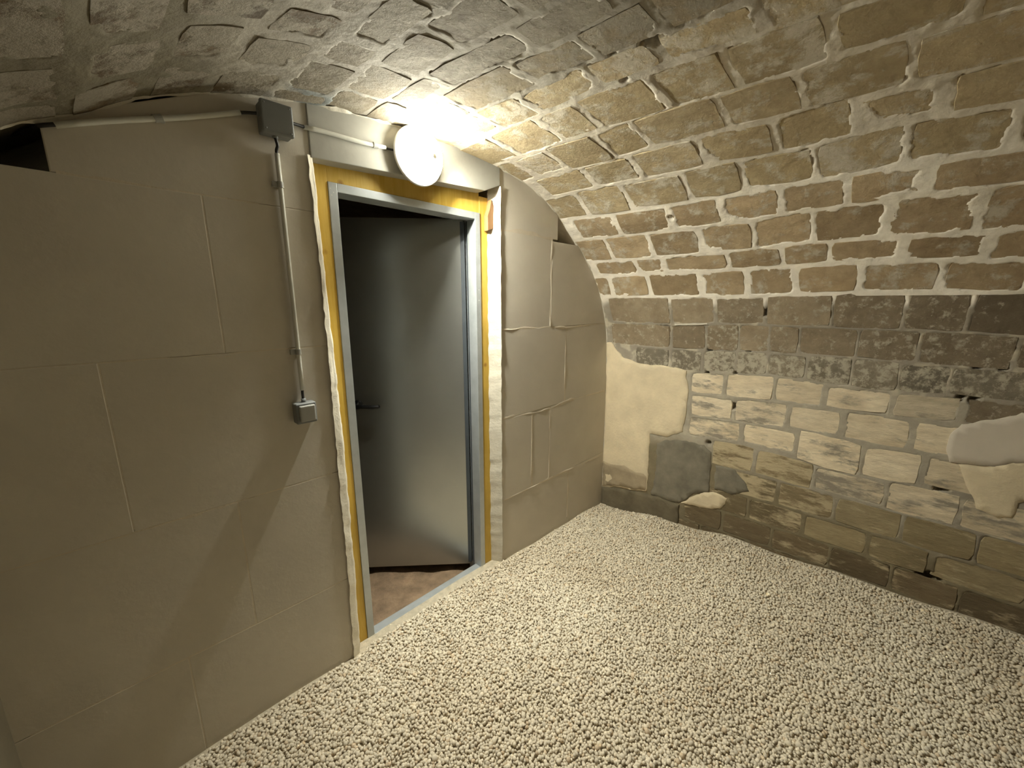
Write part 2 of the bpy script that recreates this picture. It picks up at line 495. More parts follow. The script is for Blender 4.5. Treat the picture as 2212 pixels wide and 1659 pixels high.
HOLES = [(0.344,3.425,.011),(0.530,3.584,.009),(0.392,3.578,.008),(0.534,3.683,.008),(0.430,3.666,.007),(0.425,3.800,.012),(0.504,3.977,.010),(0.399,3.969,.007),(-0.174,3.569,.008),(-0.221,3.568,.008),(-0.158,3.662,.009),(-0.182,3.664,.009),(-0.162,3.952,.012),(-0.165,4.246,.013),(-0.182,4.247,.014),(-0.198,4.247,.013),(0.589,2.997,.008),(0.386,2.340,.009),(0.370,2.350,.011),(0.445,2.328,.005),(0.333,2.499,.006),(0.470,2.415,.006)]
Y_END, Y_BACK, Y_FAR = 1.0, -1.9, 2.5
FY0 = -0.62

def lerp(a, b, t):
    return tuple(x + (y - x) * t for x, y in zip(a, b))
def tone(kind, y, s):
    r = random.random()
    j = 0.88 + 0.24 * random.random()
    if kind == 'tan':   c = lerp((.33,.265,.155), (.41,.335,.21), r)
    elif kind == 'brown': c = lerp((.33,.25,.15), (.42,.33,.21), r)
    elif kind == 'crown': c = lerp((.155,.135,.095), (.205,.175,.125), r)  # crown bricks darkened to hold down the lamplight there
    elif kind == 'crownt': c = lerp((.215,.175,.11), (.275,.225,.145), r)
    elif kind == 'pale': c = lerp((.09,.064,.03), (.12,.088,.045), r)  # left vault bricks, the dim light there put into their colour
    elif kind == 'dark': c = lerp((.22,.175,.115), (.29,.235,.16), r)
    elif kind == 'mid':  c = lerp((.20,.175,.13), (.30,.26,.19), r)
    elif kind in ('cream', 'cream2'): c = lerp((.66,.575,.42), (.76,.67,.505), r)
    elif kind == 'tanlow': c = lerp((.27,.22,.125), (.35,.29,.175), r)
    elif kind == 'base': c = lerp((.17,.135,.075), (.24,.19,.11), r)
    else: c = lerp((.13,.10,.055), (.20,.155,.09), r)
    if s > 3.37 and s < 3.72 and y < .02:
        j *= .72
    return tuple(x * j for x in c)
MATOF = dict(tan='brick', brown='brick', crown='brick_crown', crownt='brick_crown', pale='brick_crown', dark='brick_dark', mid='brick_dark', cream='brick_light', cream2='brick_light', base='brick_base', base2='brick_base', tanlow='brick_base')

def layout(rows):
    out = []
    for (a, b, heads, g, kind, stuck) in rows:
        hs = list(heads)
        if hs[0] < 0.95:
            hs = [1.012] + hs
        while hs[-1] > FY0 + 0.1:
            hs.append(hs[-1] - random.uniform(0.14, 0.20))
        for y1, y0 in zip(hs[:-1], hs[1:]):
            if y1 - y0 < 0.03:
                continue
            ym = (y0 + y1) / 2
            t0, t1 = jf(a, y0), jf(a, y1); u0, u1 = jf(b, y0), jf(b, y1)
            sm = (t0 + t1 + u0 + u1) / 4
            slope = ((t1 + u1) - (t0 + u0)) / 2 / (y1 - y0)
            hs_ = (jf(b, ym) - jf(a, ym)) / 2
            gg = g * random.uniform(0.85, 1.3)
            sm_ = dict(pale=.34, crown=.12, crownt=.10, tan=.05, brown=.03).get(kind, 0.0)
            if sm_ and random.random() < .3:
                sm_ += random.uniform(.08, .26)
            if sm_:
                slope += random.uniform(-.025, .025)
            out.append(dict(smear=sm_, y=ym, s=sm, hy=(y1 - y0) / 2 - gg, hs=hs_ - gg, m=slope, kind=kind,
                            stuck=min(0.95, max(0.03, stuck + random.uniform(-.05, .05)))))
    return out
VB = layout(ROWS)
WB = layout(WROWS)
# the plain cream render by the corner and the big grey render hide the stones under them
PATCH = {
'plaster_left':[(1.003,3.587),(0.975,3.580),(0.902,3.653),(0.80,3.672),(0.702,3.663),(0.612,3.680),(0.602,3.78),(0.600,3.879),(0.610,3.956),(0.68,3.995),(0.755,3.999),(0.752,4.15),(0.753,4.292),(0.820,4.309),(0.921,4.324),(1.003,4.357)],
'grey':[(0.726,4.030),(0.680,4.003),(0.620,3.992),(0.560,3.987),(0.515,3.992),(0.488,4.015),(0.480,4.10),(0.476,4.197),(0.539,4.225),(0.598,4.290),(0.66,4.30),(0.735,4.303),(0.727,4.180),(0.722,4.10)],
'foot':[(1.003,4.344),(0.921,4.327),(0.796,4.305),(0.692,4.291),(0.597,4.297),(0.593,4.366),(0.596,4.46),(0.776,4.50),(1.003,4.52)],
'white':[(-0.150,3.781),(-0.165,3.740),(-0.206,3.722),(-0.230,3.716),(-0.275,3.687),(-0.32,3.677),(-0.345,3.74),(-0.341,3.813),(-0.299,3.825),(-0.254,3.856),(-0.194,3.866),(-0.166,3.862),(-0.152,3.832)],
'cream':[(-0.182,3.862),(-0.255,3.846),(-0.300,3.815),(-0.342,3.805),(-0.350,3.910),(-0.310,3.947),(-0.309,3.990),(-0.278,4.006),(-0.240,3.988),(-0.208,3.926)],
'moon':[(0.592,4.288),(0.56,4.245),(0.535,4.222),(0.50,4.195),(0.466,4.184),(0.406,4.195),(0.423,4.252),(0.477,4.273)],
'stained':[(1.003,4.20),(.95,4.205),(.88,4.19),(.82,4.205),(.775,4.20),(.758,4.21),(.757,4.286),(.820,4.302),(.921,4.318),(1.003,4.348)],
'strip':[(.672,3.478),(.60,3.474),(.54,3.470),(.535,3.480),(.60,3.488),(.672,3.490)],
'soot':[(0.470,4.067),(0.43,4.058),(0.389,4.065),(0.349,4.100),(0.333,4.138),(0.395,4.176),(0.465,4.178)],
}
def inside(poly, y, s):
    c = False
    n = len(poly)
    for i in range(n):
        (a, b), (d, e) = poly[i], poly[(i + 1) % n]
        if (b > s) != (e > s) and y < (d - a) * (s - b) / (e - b) + a:
            c = not c
    return c
WB = [b for b in WB if not any(inside(PATCH[k], b['y'], b['s']) for k in ('plaster_left', 'grey', 'foot', 'white', 'cream'))]
for b in WB:       # sooty stretch towards the near end, limewash worn differently along the wall
    if b['kind'] == 'cream' and b['y'] < -0.16 and b['s'] < 3.75:
        b['kind'] = 'dark'
    if b['kind'] == 'cream' and b['y'] > 0.42:
        b['stuck'] += 0.08
    if b['kind'] == 'cream2' and b['y'] > 0.2:
        b['kind'] = 'base'; b['stuck'] = 0.42
    if b['kind'] in ('base',) and b['y'] < 0.08:
        b['kind'] = 'tanlow'; b['stuck'] = 0.2
    if b['kind'] == 'mid' and 0.05 < b['y'] and b['y'] < 0.5:
        b['stuck'] += 0.06

# ------------------------------------------------------------------ mortar skin of the vault and right wall
def stain_shade_colour(y, s):
    """mortar colour: clean repointing in the vault, soot and old wash low on the wall"""
    y = np.asarray(y); s = np.asarray(s)
    lo = np.array((.60, .55, .465)); hi = np.array((.82, .765, .67))
    tt = sstep(2.75, 3.12, s)[..., None]
    base = lo * (1 - tt) + hi * tt
    left = np.array((.145, .125, .08))  # dimness of the left vault put into the mortar colour
    dark = np.array((.30, .265, .21))
    wash = np.array((.40, .36, .285))
    damp = np.array((.20, .165, .10))
    col = base.copy()
    def over(c, f):
        nonlocal col
        col = col * (1 - f[..., None]) + c * f[..., None]
    n = fbm(y, s, .16, 4)
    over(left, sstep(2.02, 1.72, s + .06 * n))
    over(dark, sstep(3.375, 3.41, s + .02 * n))
    over(np.array((.52, .46, .35)), sstep(3.375, 3.41, s) * sstep(.25, .75, fbm(y, s, .035, 8)) * .8)
    over(wash, sstep(3.62, 3.70, s + .03 * n) * sstep(-.28, -.16, y + .05 * n) * .75)
    over(dark, sstep(3.60, 3.66, s) * sstep(3.80, 3.72, s) * sstep(-.14, -.24, y))
    over(damp, sstep(3.99, 4.16, s + .05 * n + np.clip(y - .1, -.3, .5) * .12))
    over(np.array((.28, .255, .21)), sstep(2.50, 2.25, s + .04 * n) * sstep(1.70, 1.95, s + .06 * n))  # crown mortar darkened to hold down the lamp's glare
    # blackened corner over the junction box
    over(np.array((.17, .19, .19)), sstep(.11, .02, np.hypot((y - .98) * .9, (s - 1.99) * 1.0) + .03 * fbm(y, s, .05, 31)) * .9)
    return col

def skin(bricks, s0, s1, y0, y1, step):
    ns = max(2, int(round((s1 - s0) / step)) + 1); ny = max(2, int(round((y1 - y0) / step)) + 1)
    S = np.linspace(s0, s1, ns)[:, None] * np.ones((1, ny)); Y = np.linspace(y0, y1, ny)[None, :] * np.ones((ns, 1))
    D = np.full(S.shape, -1.0)
    wob = (0.0030 * fbm(Y, S, .020, 2) + 0.0034 * fbm(Y, S, .07, 9)) * (1 + .5 * sstep(3.38, 3.3, S))
    blot = fbm(Y, S, .06, 14)
    for b in bricks:
        i0 = np.searchsorted(S[:, 0], b['s'] - b['hs'] - .03); i1 = np.searchsorted(S[:, 0], b['s'] + b['hs'] + .03)
        j0 = np.searchsorted(Y[0], b['y'] - b['hy'] - .02); j1 = np.searchsorted(Y[0], b['y'] + b['hy'] + .02)
        if i1 <= i0 or j1 <= j0:
            continue
        dy = np.abs(Y[i0:i1, j0:j1] - b['y'])
        ds = np.abs(S[i0:i1, j0:j1] - b['s'] - b['m'] * (Y[i0:i1, j0:j1] - b['y']))
        qy = dy - b['hy'] + .007; qs = ds - b['hs'] + .007
        d = -(np.hypot(np.maximum(qy, 0), np.maximum(qs, 0)) + np.minimum(np.maximum(qy, qs), 0) - .007)
        heavy = b['smear']
        d = d - heavy * (.018 + .05 * np.clip(blot[i0:i1, j0:j1] + .25, 0, 1))
        D[i0:i1, j0:j1] = np.maximum(D[i0:i1, j0:j1], d)
    D = D + wob
    amp = 1 - .55 * sstep(3.36, 3.40, S)
    Hh = amp * (0.0016 * fbm(Y, S, .05, 21) + 0.0010 * fbm(Y, S, .015, 22)) + 0.004 * fbm(Y, S, .3, 23, 2) - .0006 + .0013 * sstep(3.38, 3.35, S) * sstep(2.25, 2.6, S)
    low = 0.004 * fbm(Y, S, .3, 23, 2)
    Hh = Hh * (1 - sstep(-.001, .004, D)) + (low - .009) * sstep(-.001, .0035, D)
    for (hy, hs, r) in HOLES:
        if s0 < hs < s1:
            rr = np.hypot(Y - hy, S - hs) / r + .25 * fbm(Y, S, .01, 3)
            Hh = Hh - .045 * np.exp(-np.clip(rr, 0, 5) ** 4)
    return S, Y, Hh

def grids_to_obj(name, grids, mat):
    V, F, K = [], [], []
    off = 0
    for S, Y, Hh in grids:
        ns, ny = S.shape
        P = vpos(S.ravel(), Y.ravel(), Hh.ravel())
        V.append(P); K.append(stain_shade_colour(Y.ravel(), S.ravel()))
        idx = np.arange(ns * ny).reshape(ns, ny) + off
        # faces wound to look into the room
        F.append(np.stack([idx[:-1, :-1], idx[:-1, 1:], idx[1:, 1:], idx[1:, :-1]], -1).reshape(-1, 4))
        off += ns * ny
    V = np.concatenate(V); F = np.concatenate(F); K = np.concatenate(K)
    me = bpy.data.meshes.new(name)
    me.vertices.add(len(V)); me.vertices.foreach_set('co', V.ravel())
    me.loops.add(F.size); me.loops.foreach_set('vertex_index', F.ravel().astype(np.int32))
    me.polygons.add(len(F)); me.polygons.foreach_set('loop_start', np.arange(0, F.size, 4, dtype=np.int32))
    me.polygons.foreach_set('use_smooth', np.ones(len(F), dtype=bool))
    me.update(calc_edges=True)
    ca = me.color_attributes.new('stain', 'FLOAT_COLOR', 'POINT')
    ca.data.foreach_set('color', np.concatenate([K, np.ones((len(K), 1))], 1).ravel())
    me.materials.append(mat)
    o = bpy.data.objects.new(name, me)
    C.objects.link(o)
    return o

SPR = 3.362          # where the vault springs from the right wall
FINE = 0.0046
fy1 = 1.004
vg = [skin(VB, 1.12, SPR, FY0, fy1, FINE),
      skin([], 1.0, 1.13, FY0, fy1, .03), skin([], 1.0, SPR, Y_BACK, FY0 + .01, .06), skin([], 1.0, SPR, fy1 - .005, Y_FAR, .06)]
for g in vg[1:]:
    g[2][...] -= .004
ceiling = tag(grids_to_obj('ceiling', vg, M['mortar']), kind='structure',
              label='low barrel vault of rough tan bricks in smeared pale mortar')
wg = [skin(WB, SPR, 4.53, FY0, fy1, FINE),
      skin([], SPR, 4.59, Y_BACK, FY0 + .01, .06), skin([], SPR, 4.59, fy1 - .005, Y_FAR, .06)]
for g in wg[1:]:
    g[2][...] -= .004
wall_right = tag(grids_to_obj('wall_right', wg, M['mortar']), kind='structure',
                 label='sooty stone wall with peeling cream wash below the vault')

def low_h(y, s):
    return float(0.004 * fbm(np.array([y]), np.array([s]), .3, 23, 2)[0])

def brick_mesh(b, parent):
    """rounded outline, slightly domed face, skirt that runs into the mortar: 16-gon, 48 triangles"""
    hy, hs = b['hy'] + .004, b['hs'] + .004
    n = 16
    out = []
    for k in range(n):
        e, f = divmod(k, 4)
        t = -1 + 2 * f / 4
        a, c = ((t, -1), (1, t), (-t, 1), (-1, -t))[e]
        if f == 0:
            a, c = a * (1 - .003 / hy), c * (1 - .003 / hs)
        out.append((a + random.uniform(-.0022, .0022) / hy, c + random.uniform(-.0022, .0022) / hs))
    wall = b['s'] > 3.37
    face = random.uniform(-.0012, .0012) if wall else random.uniform(-.0016, .0024)
    if b['s'] < 2.45:
        face = random.uniform(-.0010, .0010)
    ty, ts = random.uniform(-.0013, .0013), random.uniform(-.0013, .0013)
    lh = low_h(b['y'], b['s'])
    ys, ss, hh = [b['y']], [b['s']], [lh + face + .001]
    for (sc, dep) in ((.965, 0.0), (1.0, -.008)):
        for (a, c) in out:
            yy = b['y'] + a * hy * sc
            ys.append(yy); ss.append(b['s'] + c * hs * sc + b['m'] * (yy - b['y']))
            hh.append(lh + face + dep + ty * a + ts * c + random.uniform(-.0004, .0004))
    P = vpos(np.array(ss), np.array(ys), np.array(hh))
    ctr = P[0].copy()
    P = P - ctr
    F = []
    for k in range(n):
        j = (k + 1) % n
        F.append((0, 1 + k, 1 + j))
        F.append((1 + k, 1 + n + k, 1 + n + j, 1 + j))
    bm = bmesh.new()
    vs = [bm.verts.new(p) for p in P]
    for f in F:
        bm.faces.new([vs[i] for i in f])
    bm.normal_update()
    bm.faces.ensure_lookup_table()
    tx = np.interp(b['s'], SV, _TG[:, 0]); tz = np.interp(b['s'], SV, _TG[:, 1])
    if bm.faces[0].normal.dot(Vector((tz, 0, -tx))) < 0:
        for f in bm.faces:
            f.normal_flip()
    me = bpy.data.meshes.new('brick')
    bm.to_mesh(me); bm.free()
    me.materials.append(M[MATOF[b['kind']]])
    o = bpy.data.objects.new('brick', me)
    o.location = ctr
    C.objects.link(o)
    o.parent = parent
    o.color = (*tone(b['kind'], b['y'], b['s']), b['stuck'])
    return o

for b in VB:
    brick_mesh(b, ceiling)
for b in WB:
    brick_mesh(b, wall_right)

def patch(poly, mat, thick, label, seed, edge=.006):
    # resample the outline and roughen it
    pts = []
    n = len(poly)
    for i in range(n):
        a, b = poly[i], poly[(i + 1) % n]
        L = math.hypot(a[0]-b[0], a[1]-b[1]); k = max(1, int(L / .012))
        for t in range(k):
            f = t / k
            y, s = a[0] + (b[0]-a[0])*f, a[1] + (b[1]-a[1])*f
            y += edge * float(fbm(np.array([y]), np.array([s]), .03, seed)[0]) * .6
            s += edge * float(fbm(np.array([s]), np.array([y]), .03, seed + 5)[0]) * .6
            pts.append((min(y, 1.003), s))
    pts = np.array(pts)
    area = 0.5 * np.sum(pts[:, 0] * np.roll(pts[:, 1], -1) - np.roll(pts[:, 0], -1) * pts[:, 1])
    tang = np.roll(pts, -1, 0) - np.roll(pts, 1, 0)
    tang /= np.linalg.norm(tang, axis=1)[:, None]
    inn = np.stack([-tang[:, 1], tang[:, 0]], 1) * np.sign(area)
    ins = pts + inn * .0035
    k = len(pts)
    lo_, hi_ = ins.min(0), ins.max(0)
    gy_, gs_ = np.meshgrid(np.arange(lo_[0] + .01, hi_[0], .021), np.arange(lo_[1] + .01, hi_[1], .021))
    ring = [tuple(p) for p in ins]
    mid = [(a, b) for a, b in zip(gy_.ravel(), gs_.ravel())
           if inside(ring, a, b) and np.min(np.hypot(ins[:, 0] - a, ins[:, 1] - b)) > .008]
    v2 = [Vector(p) for p in ring] + [Vector(p) for p in mid]
    ov, oe, of_, ovo, oeo, ofo = delaunay_2d_cdt(v2, [(q, (q + 1) % k) for q in range(k)], [], 1, 1e-6)
    q2 = np.array([(v.x, v.y) for v in ov])
    hm = np.array([low_h(*p) for p in q2]) + thick + .0014 * fbm(q2[:, 0], q2[:, 1], .07, seed + 9)
    P_in = vpos(q2[:, 1], q2[:, 0], hm)
    P_out = vpos(pts[:, 1], pts[:, 0], np.array([low_h(*p) for p in pts]) - .012)
    where = {}
    for n_, src in enumerate(ovo):
        for q in src:
            where[q] = n_
    bm = bmesh.new()
    vi = [bm.verts.new(p) for p in P_in]; vo_ = [bm.verts.new(p) for p in P_out]
    for f in of_:
        bm.faces.new([vi[q] for q in f])
    for q in range(k):
        a, b = where[q], where[(q + 1) % k]
        if a != b:
            bm.faces.new((vi[a], vi[b], vo_[(q + 1) % k], vo_[q]))
    bmesh.ops.recalc_face_normals(bm, faces=bm.faces)
    bm.normal_update()
    bm.faces.ensure_lookup_table()
    if bm.faces[0].normal.x > 0:
        for f in bm.faces:
            f.normal_flip()
    for f in list(bm.faces)[:len(of_)]:
        f.smooth = True
    me = bpy.data.meshes.new('plaster_patch'); bm.to_mesh(me); bm.free()
    me.materials.append(mat)
    o = bpy.data.objects.new('plaster_patch', me); C.objects.link(o)
    o.parent = wall_right
    o['label'] = label
    return o
patch(PATCH['plaster_left'], M['plaster_cream'], .0035, 'smooth cream render beside the corner', 41)
patch(PATCH['stained'], M['plaster_brown'], .0050, 'brownish damp-stained render low by the corner', 57, .005)
patch(PATCH['grey'], M['plaster_grey'], .0035, 'square grey cement patch', 43, .008)
patch(PATCH['foot'], M['plaster_dark'], .010, 'dark cement band at the foot of the wall', 45, .003)
patch(PATCH['white'], M['plaster_white'], .0045, 'smooth white filler patch', 47, .008)
patch(PATCH['cream'], M['plaster_cream'], .0035, 'cream render patch below the white filler', 49, .008)
patch(PATCH['moon'], M['plaster_cream'], .0035, 'half-moon of cream render above the foot', 51, .006)
patch(PATCH['strip'], M['foam'], .004, 'thin white strip of fresh mortar', 55, .002)
patch(PATCH['soot'], M['plaster_grey'], .003, 'sooty rounded patch', 53, .006)

# ------------------------------------------------------------------ left wall, back wall, far end, floor
def plain_wall(name, s0, s1, y0, y1, mat):
    S = np.linspace(s0, s1, 60)[:, None] * np.ones((1, 120)); Y = np.linspace(y0, y1, 120)[None, :] * np.ones((60, 1))
    Hh = .004 * fbm(Y, S, .25, 60)
    P = vpos(S.ravel(), Y.ravel(), Hh.ravel())
    idx = np.arange(60 * 120).reshape(60, 120)
    F = np.stack([idx[:-1, :-1], idx[:-1, 1:], idx[1:, 1:], idx[1:, :-1]], -1).reshape(-1, 4)
    return mesh_obj(name, P, [tuple(int(q) for q in f) for f in F], mat, None, True)
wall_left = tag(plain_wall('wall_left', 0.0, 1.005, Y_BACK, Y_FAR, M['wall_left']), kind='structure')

def section_wall(name, y, th, mat):
    pts = [(x * U, z * U + H) for x, z in CV[::6]]
    cx, cz = .75 * U, H - .2 * U
    pts = [(cx + (x - cx) * 1.012, cz + (z - cz) * 1.012) for x, z in pts]
    return tag(bm_obj(name, prism_bm(pts, y, y + th), mat), kind='structure')
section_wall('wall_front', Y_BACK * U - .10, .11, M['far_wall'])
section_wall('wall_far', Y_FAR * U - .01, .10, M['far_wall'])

# ------------------------------------------------------------------ gravel level
GP = np.array([(1.71,1,-1.041),(1.45,1,-1.030),(1.2,1,-1.020),(.964,1,-1.011),(.88,1,-1.008),(.64,1,-1.006),(.41,1,-1.006),(.88,1.03,-1.012),(.64,1.03,-1.012),(.41,1.03,-1.012),(.65,.93,-.998),(.2,1,-1.0),(-.035,1,-1.004),(-.2,1,-1.005),
               (1.70,.58,-.990),(1.70,.339,-.963),(1.70,-.044,-.945),(1.70,-.377,-.928),(1.7,-.8,-.93),(1.1,.55,-.992),(.6,.55,-.985),(.1,.6,-.995),(1.1,0,-.972),(.5,0,-.985),(0,0,-1.0),(.5,-.8,-1.0),(1.1,-.8,-.98),(-.2,-.6,-1.0)])
def glevel(X, Y):
    X = np.asarray(X, float); Y = np.asarray(Y, float)
    num = 0; den = 0
    for x, y, z in GP:
        d2 = (X - x) ** 2 + (Y - y) ** 2 + .004
        wgt = 1 / d2 ** 1.5
        num = num + wgt * z; den = den + wgt
    return num / den + .004 * fbm(X, Y, .35, 70)

nx, ny_ = 90, 130
GX, GY = np.meshgrid(np.linspace(-.235, 1.73, nx), np.linspace(Y_BACK - .02, 1.035, ny_))
GZ = glevel(GX, GY) - .0045
Pf = np.stack([GX * U, GY * U, GZ * U + H], -1).reshape(-1, 3)
idx = np.arange(nx * ny_).reshape(ny_, nx)
Ff = np.stack([idx[:-1, :-1], idx[:-1, 1:], idx[1:, 1:], idx[1:, :-1]], -1).reshape(-1, 4)
floor = tag(mesh_obj('floor', Pf, [tuple(int(q) for q in f) for f in Ff], M['under'], None, True), kind='structure')
# earth floor of the passage behind the door
nx2, ny2 = 70, 60
GX2, GY2 = np.meshgrid(np.linspace(-.235, 1.73, nx2), np.linspace(1.04, Y_FAR, ny2))
GZ2 = -1.064 + .010 * fbm(GX2, GY2, .16, 80) + .004 * fbm(GX2, GY2, .04, 81)
P2 = np.stack([GX2 * U, GY2 * U, GZ2 * U + H], -1).reshape(-1, 3)
idx2 = np.arange(nx2 * ny2).reshape(ny2, nx2)
F2 = np.stack([idx2[:-1, :-1], idx2[:-1, 1:], idx2[1:, 1:], idx2[1:, :-1]], -1).reshape(-1, 4)
earth = mesh_obj('earth_floor', P2, [tuple(int(q) for q in f) for f in F2], M['dirt'], floor, True)
earth['label'] = 'reddish earth floor seen through the doorway'

# the stones: one heap nobody could count
phi = (1 + 5 ** .5) / 2
ICO = np.array([(-1,phi,0),(1,phi,0),(-1,-phi,0),(1,-phi,0),(0,-1,phi),(0,1,phi),(0,-1,-phi),(0,1,-phi),(phi,0,-1),(phi,0,1),(-phi,0,-1),(-phi,0,1)]) / math.hypot(1, phi)
ICF = np.array([(0,11,5),(0,5,1),(0,1,7),(0,7,10),(0,10,11),(1,5,9),(5,11,4),(11,10,2),(10,7,6),(7,1,8),(3,9,4),(3,4,2),(3,2,6),(3,6,8),(3,8,9),(4,9,5),(2,4,11),(6,2,10),(8,6,7),(9,8,1)])
def gravel():
    sp = .0065
    gx = np.arange(-.20, 1.695, sp); gy = np.arange(-.72, 1.028, sp)
    X, Y = np.meshgrid(gx, gy)
    X = X + (np.arange(len(gy))[:, None] % 2) * sp / 2
    X = (X + rng.uniform(-.45, .45, X.shape) * sp).ravel(); Y = (Y + rng.uniform(-.45, .45, Y.shape) * sp).ravel()
    rad = rng.uniform(.0048, .0086, X.size) * (1 + .35 * (rng.random(X.size) > .93))
    ok = (X > -.20) & (X < 1.688) & ((Y < .990) | ((X > .40) & (X < .90) & (Y < 1.0)))
    # keep the strip under the plaster reveals clear
    X, Y, rad = X[ok], Y[ok], rad[ok]
    n = len(X)
    Z = glevel(X, Y) * U + H + rng.uniform(-.004, .0035, n)
    sc = rad[:, None] * rng.uniform(.65, 1.2, (n, 3))
    V = ICO[None] * (1 + rng.uniform(-.2, .16, (n, 12, 1)))
    V = V * sc[:, None, :]
    q = rng.normal(size=(n, 4)); q /= np.linalg.norm(q, axis=1)[:, None]
    w_, x_, y_, z_ = q.T
    R = np.stack([np.stack([1-2*(y_*y_+z_*z_), 2*(x_*y_-z_*w_), 2*(x_*z_+y_*w_)], -1),
                  np.stack([2*(x_*y_+z_*w_), 1-2*(x_*x_+z_*z_), 2*(y_*z_-x_*w_)], -1),
                  np.stack([2*(x_*z_-y_*w_), 2*(y_*z_+x_*w_), 1-2*(x_*x_+y_*y_)], -1)], 1)
    V = np.einsum('nij,nkj->nki', R, V)
    V += np.stack([X * U, Y * U, Z], -1)[:, None, :]
    F = (ICF[None] + (np.arange(n) * 12)[:, None, None]).reshape(-1, 3)
    me = bpy.data.meshes.new('gravel')
    me.vertices.add(n * 12); me.vertices.foreach_set('co', V.ravel())
    me.loops.add(F.size); me.loops.foreach_set('vertex_index', F.ravel().astype(np.int32))
    me.polygons.add(len(F)); me.polygons.foreach_set('loop_start', np.arange(0, F.size, 3, dtype=np.int32))
    me.polygons.foreach_set('use_smooth', np.ones(len(F), dtype=bool))
    me.update(calc_edges=True)
    t = np.clip(rng.normal(1.0, .08, n), .68, 1.16)
    tint = np.array((.69, .63, .51))[None] * t[:, None]
    pink = (rng.random(n) > .93)[:, None]
    tint = np.where(pink, tint * np.array((.86, .78, .70))[None], tint)
    col = np.concatenate([np.repeat(tint, 12, 0), np.ones((n * 12, 1))], 1)
    ca = me.color_attributes.new('tone', 'FLOAT_COLOR', 'POINT'); ca.data.foreach_set('color', col.ravel())
    me.materials.append(M['gravel'])
    o = bpy.data.objects.new('gravel', me); C.objects.link(o)
    return tag(o, 'loose white limestone gravel spread over the whole cellar floor', 'gravel', None, 'stuff')
gravel()

# ------------------------------------------------------------------ end wall of big painted blocks
TH = .14           # wall thickness in units
def clip_poly(poly, inside_f, inter_f):
    out = []
    for i in range(len(poly)):
        a, b = poly[i], poly[(i + 1) % len(poly)]
        ia, ib = inside_f(a), inside_f(b)
        if ia:
            out.append(a)
        if ia != ib:
            out.append(inter_f(a, b))
    return out
_vc = [tuple(p) for p in CV[::5]]
# push the outline a little into the vault so no gap shows
_cx, _cz = .75, -.3
_vc = [(_cx + (x - _cx) * 1.006, _cz + (z - _cz) * 1.006) for x, z in _vc]
def clip_vault(poly):
    for i in range(len(_vc) - 1):
        (x0, z0), (x1, z1) = _vc[i], _vc[i + 1]
        f = lambda p: (x1 - x0) * (p[1] - z0) - (z1 - z0) * (p[0] - x0)
        def ins(p): return f(p) <= 1e-9
        def itx(a, b):
            fa, fb = f(a), f(b); t = fa / (fa - fb)
            return (a[0] + (b[0] - a[0]) * t, a[1] + (b[1] - a[1]) * t)
        if not poly:
            return poly
        poly = clip_poly(poly, ins, itx)
    return poly
wall_end = tag(empty('wall_end', W(.75, 1.0, -1.02), 'end wall of large painted blocks around a steel door'), kind='structure')
wall_end.name = 'wall_back'
def block(poly, mat=None, name='block', y=None, bevel=.003):
    poly = clip_vault(poly)
    pts = []
    for p in poly:
        q = (p[0] * U, p[1] * U + H)
        if not pts or math.hypot(q[0]-pts[-1][0], q[1]-pts[-1][1]) > .004:
            pts.append(q)
    if math.hypot(pts[0][0]-pts[-1][0], pts[0][1]-pts[-1][1]) < .004:
        pts.pop()
    yy = 1.0 * U + (random.uniform(-.0011, .0011) * (1.0 if poly[0][0] > .9 else .35) if y is None else y)
    o = bm_obj(name, prism_bm(pts, yy, (1 + TH) * U, bevel), mat or M['block'])
    return keep_world(o, wall_end)
def rect(x0, x1, z0, z1):
    return [(x0, z0), (x1, z0), (x1, z1), (x0, z1)]
BL = [ # right of the door
 (.966,1.40,-1.12,-.755),(1.40,1.76,-1.12,-.757),
 (.966,1.140,-.755,-.428),(1.140,1.256,-.755,-.428),(1.256,1.76,-.757,-.428),
 (.966,1.352,-.428,-.098),(1.352,1.76,-.428,-.098),
 (.966,1.247,-.098,.237),(1.247,1.76,-.098,.229),
 (.966,1.281,.237,.50),
 # left of the door
 (-.24,.02,-1.12,-.755),(.02,.376,-1.12,-.755),
 (-.24,.148,-.755,-.436),(.148,.376,-.755,-.436),
 (-.24,-.02,-.436,-.105),(-.02,.376,-.436,-.105),
 (-.24,.166,-.105,.203),(.166,.376,-.105,.203),
 (-.027,.376,.203,.50)]
for x0, x1, z0, z1 in BL:
    block(rect(x0, x1, z0, z1))
lint = block([(.376,.318),(.900,.345),(.966,.372),(.966,.5),(.376,.5)], M['lintel'], 'lintel', -.004, .003)
lint['label'] = 'smooth pale lintel over the door'
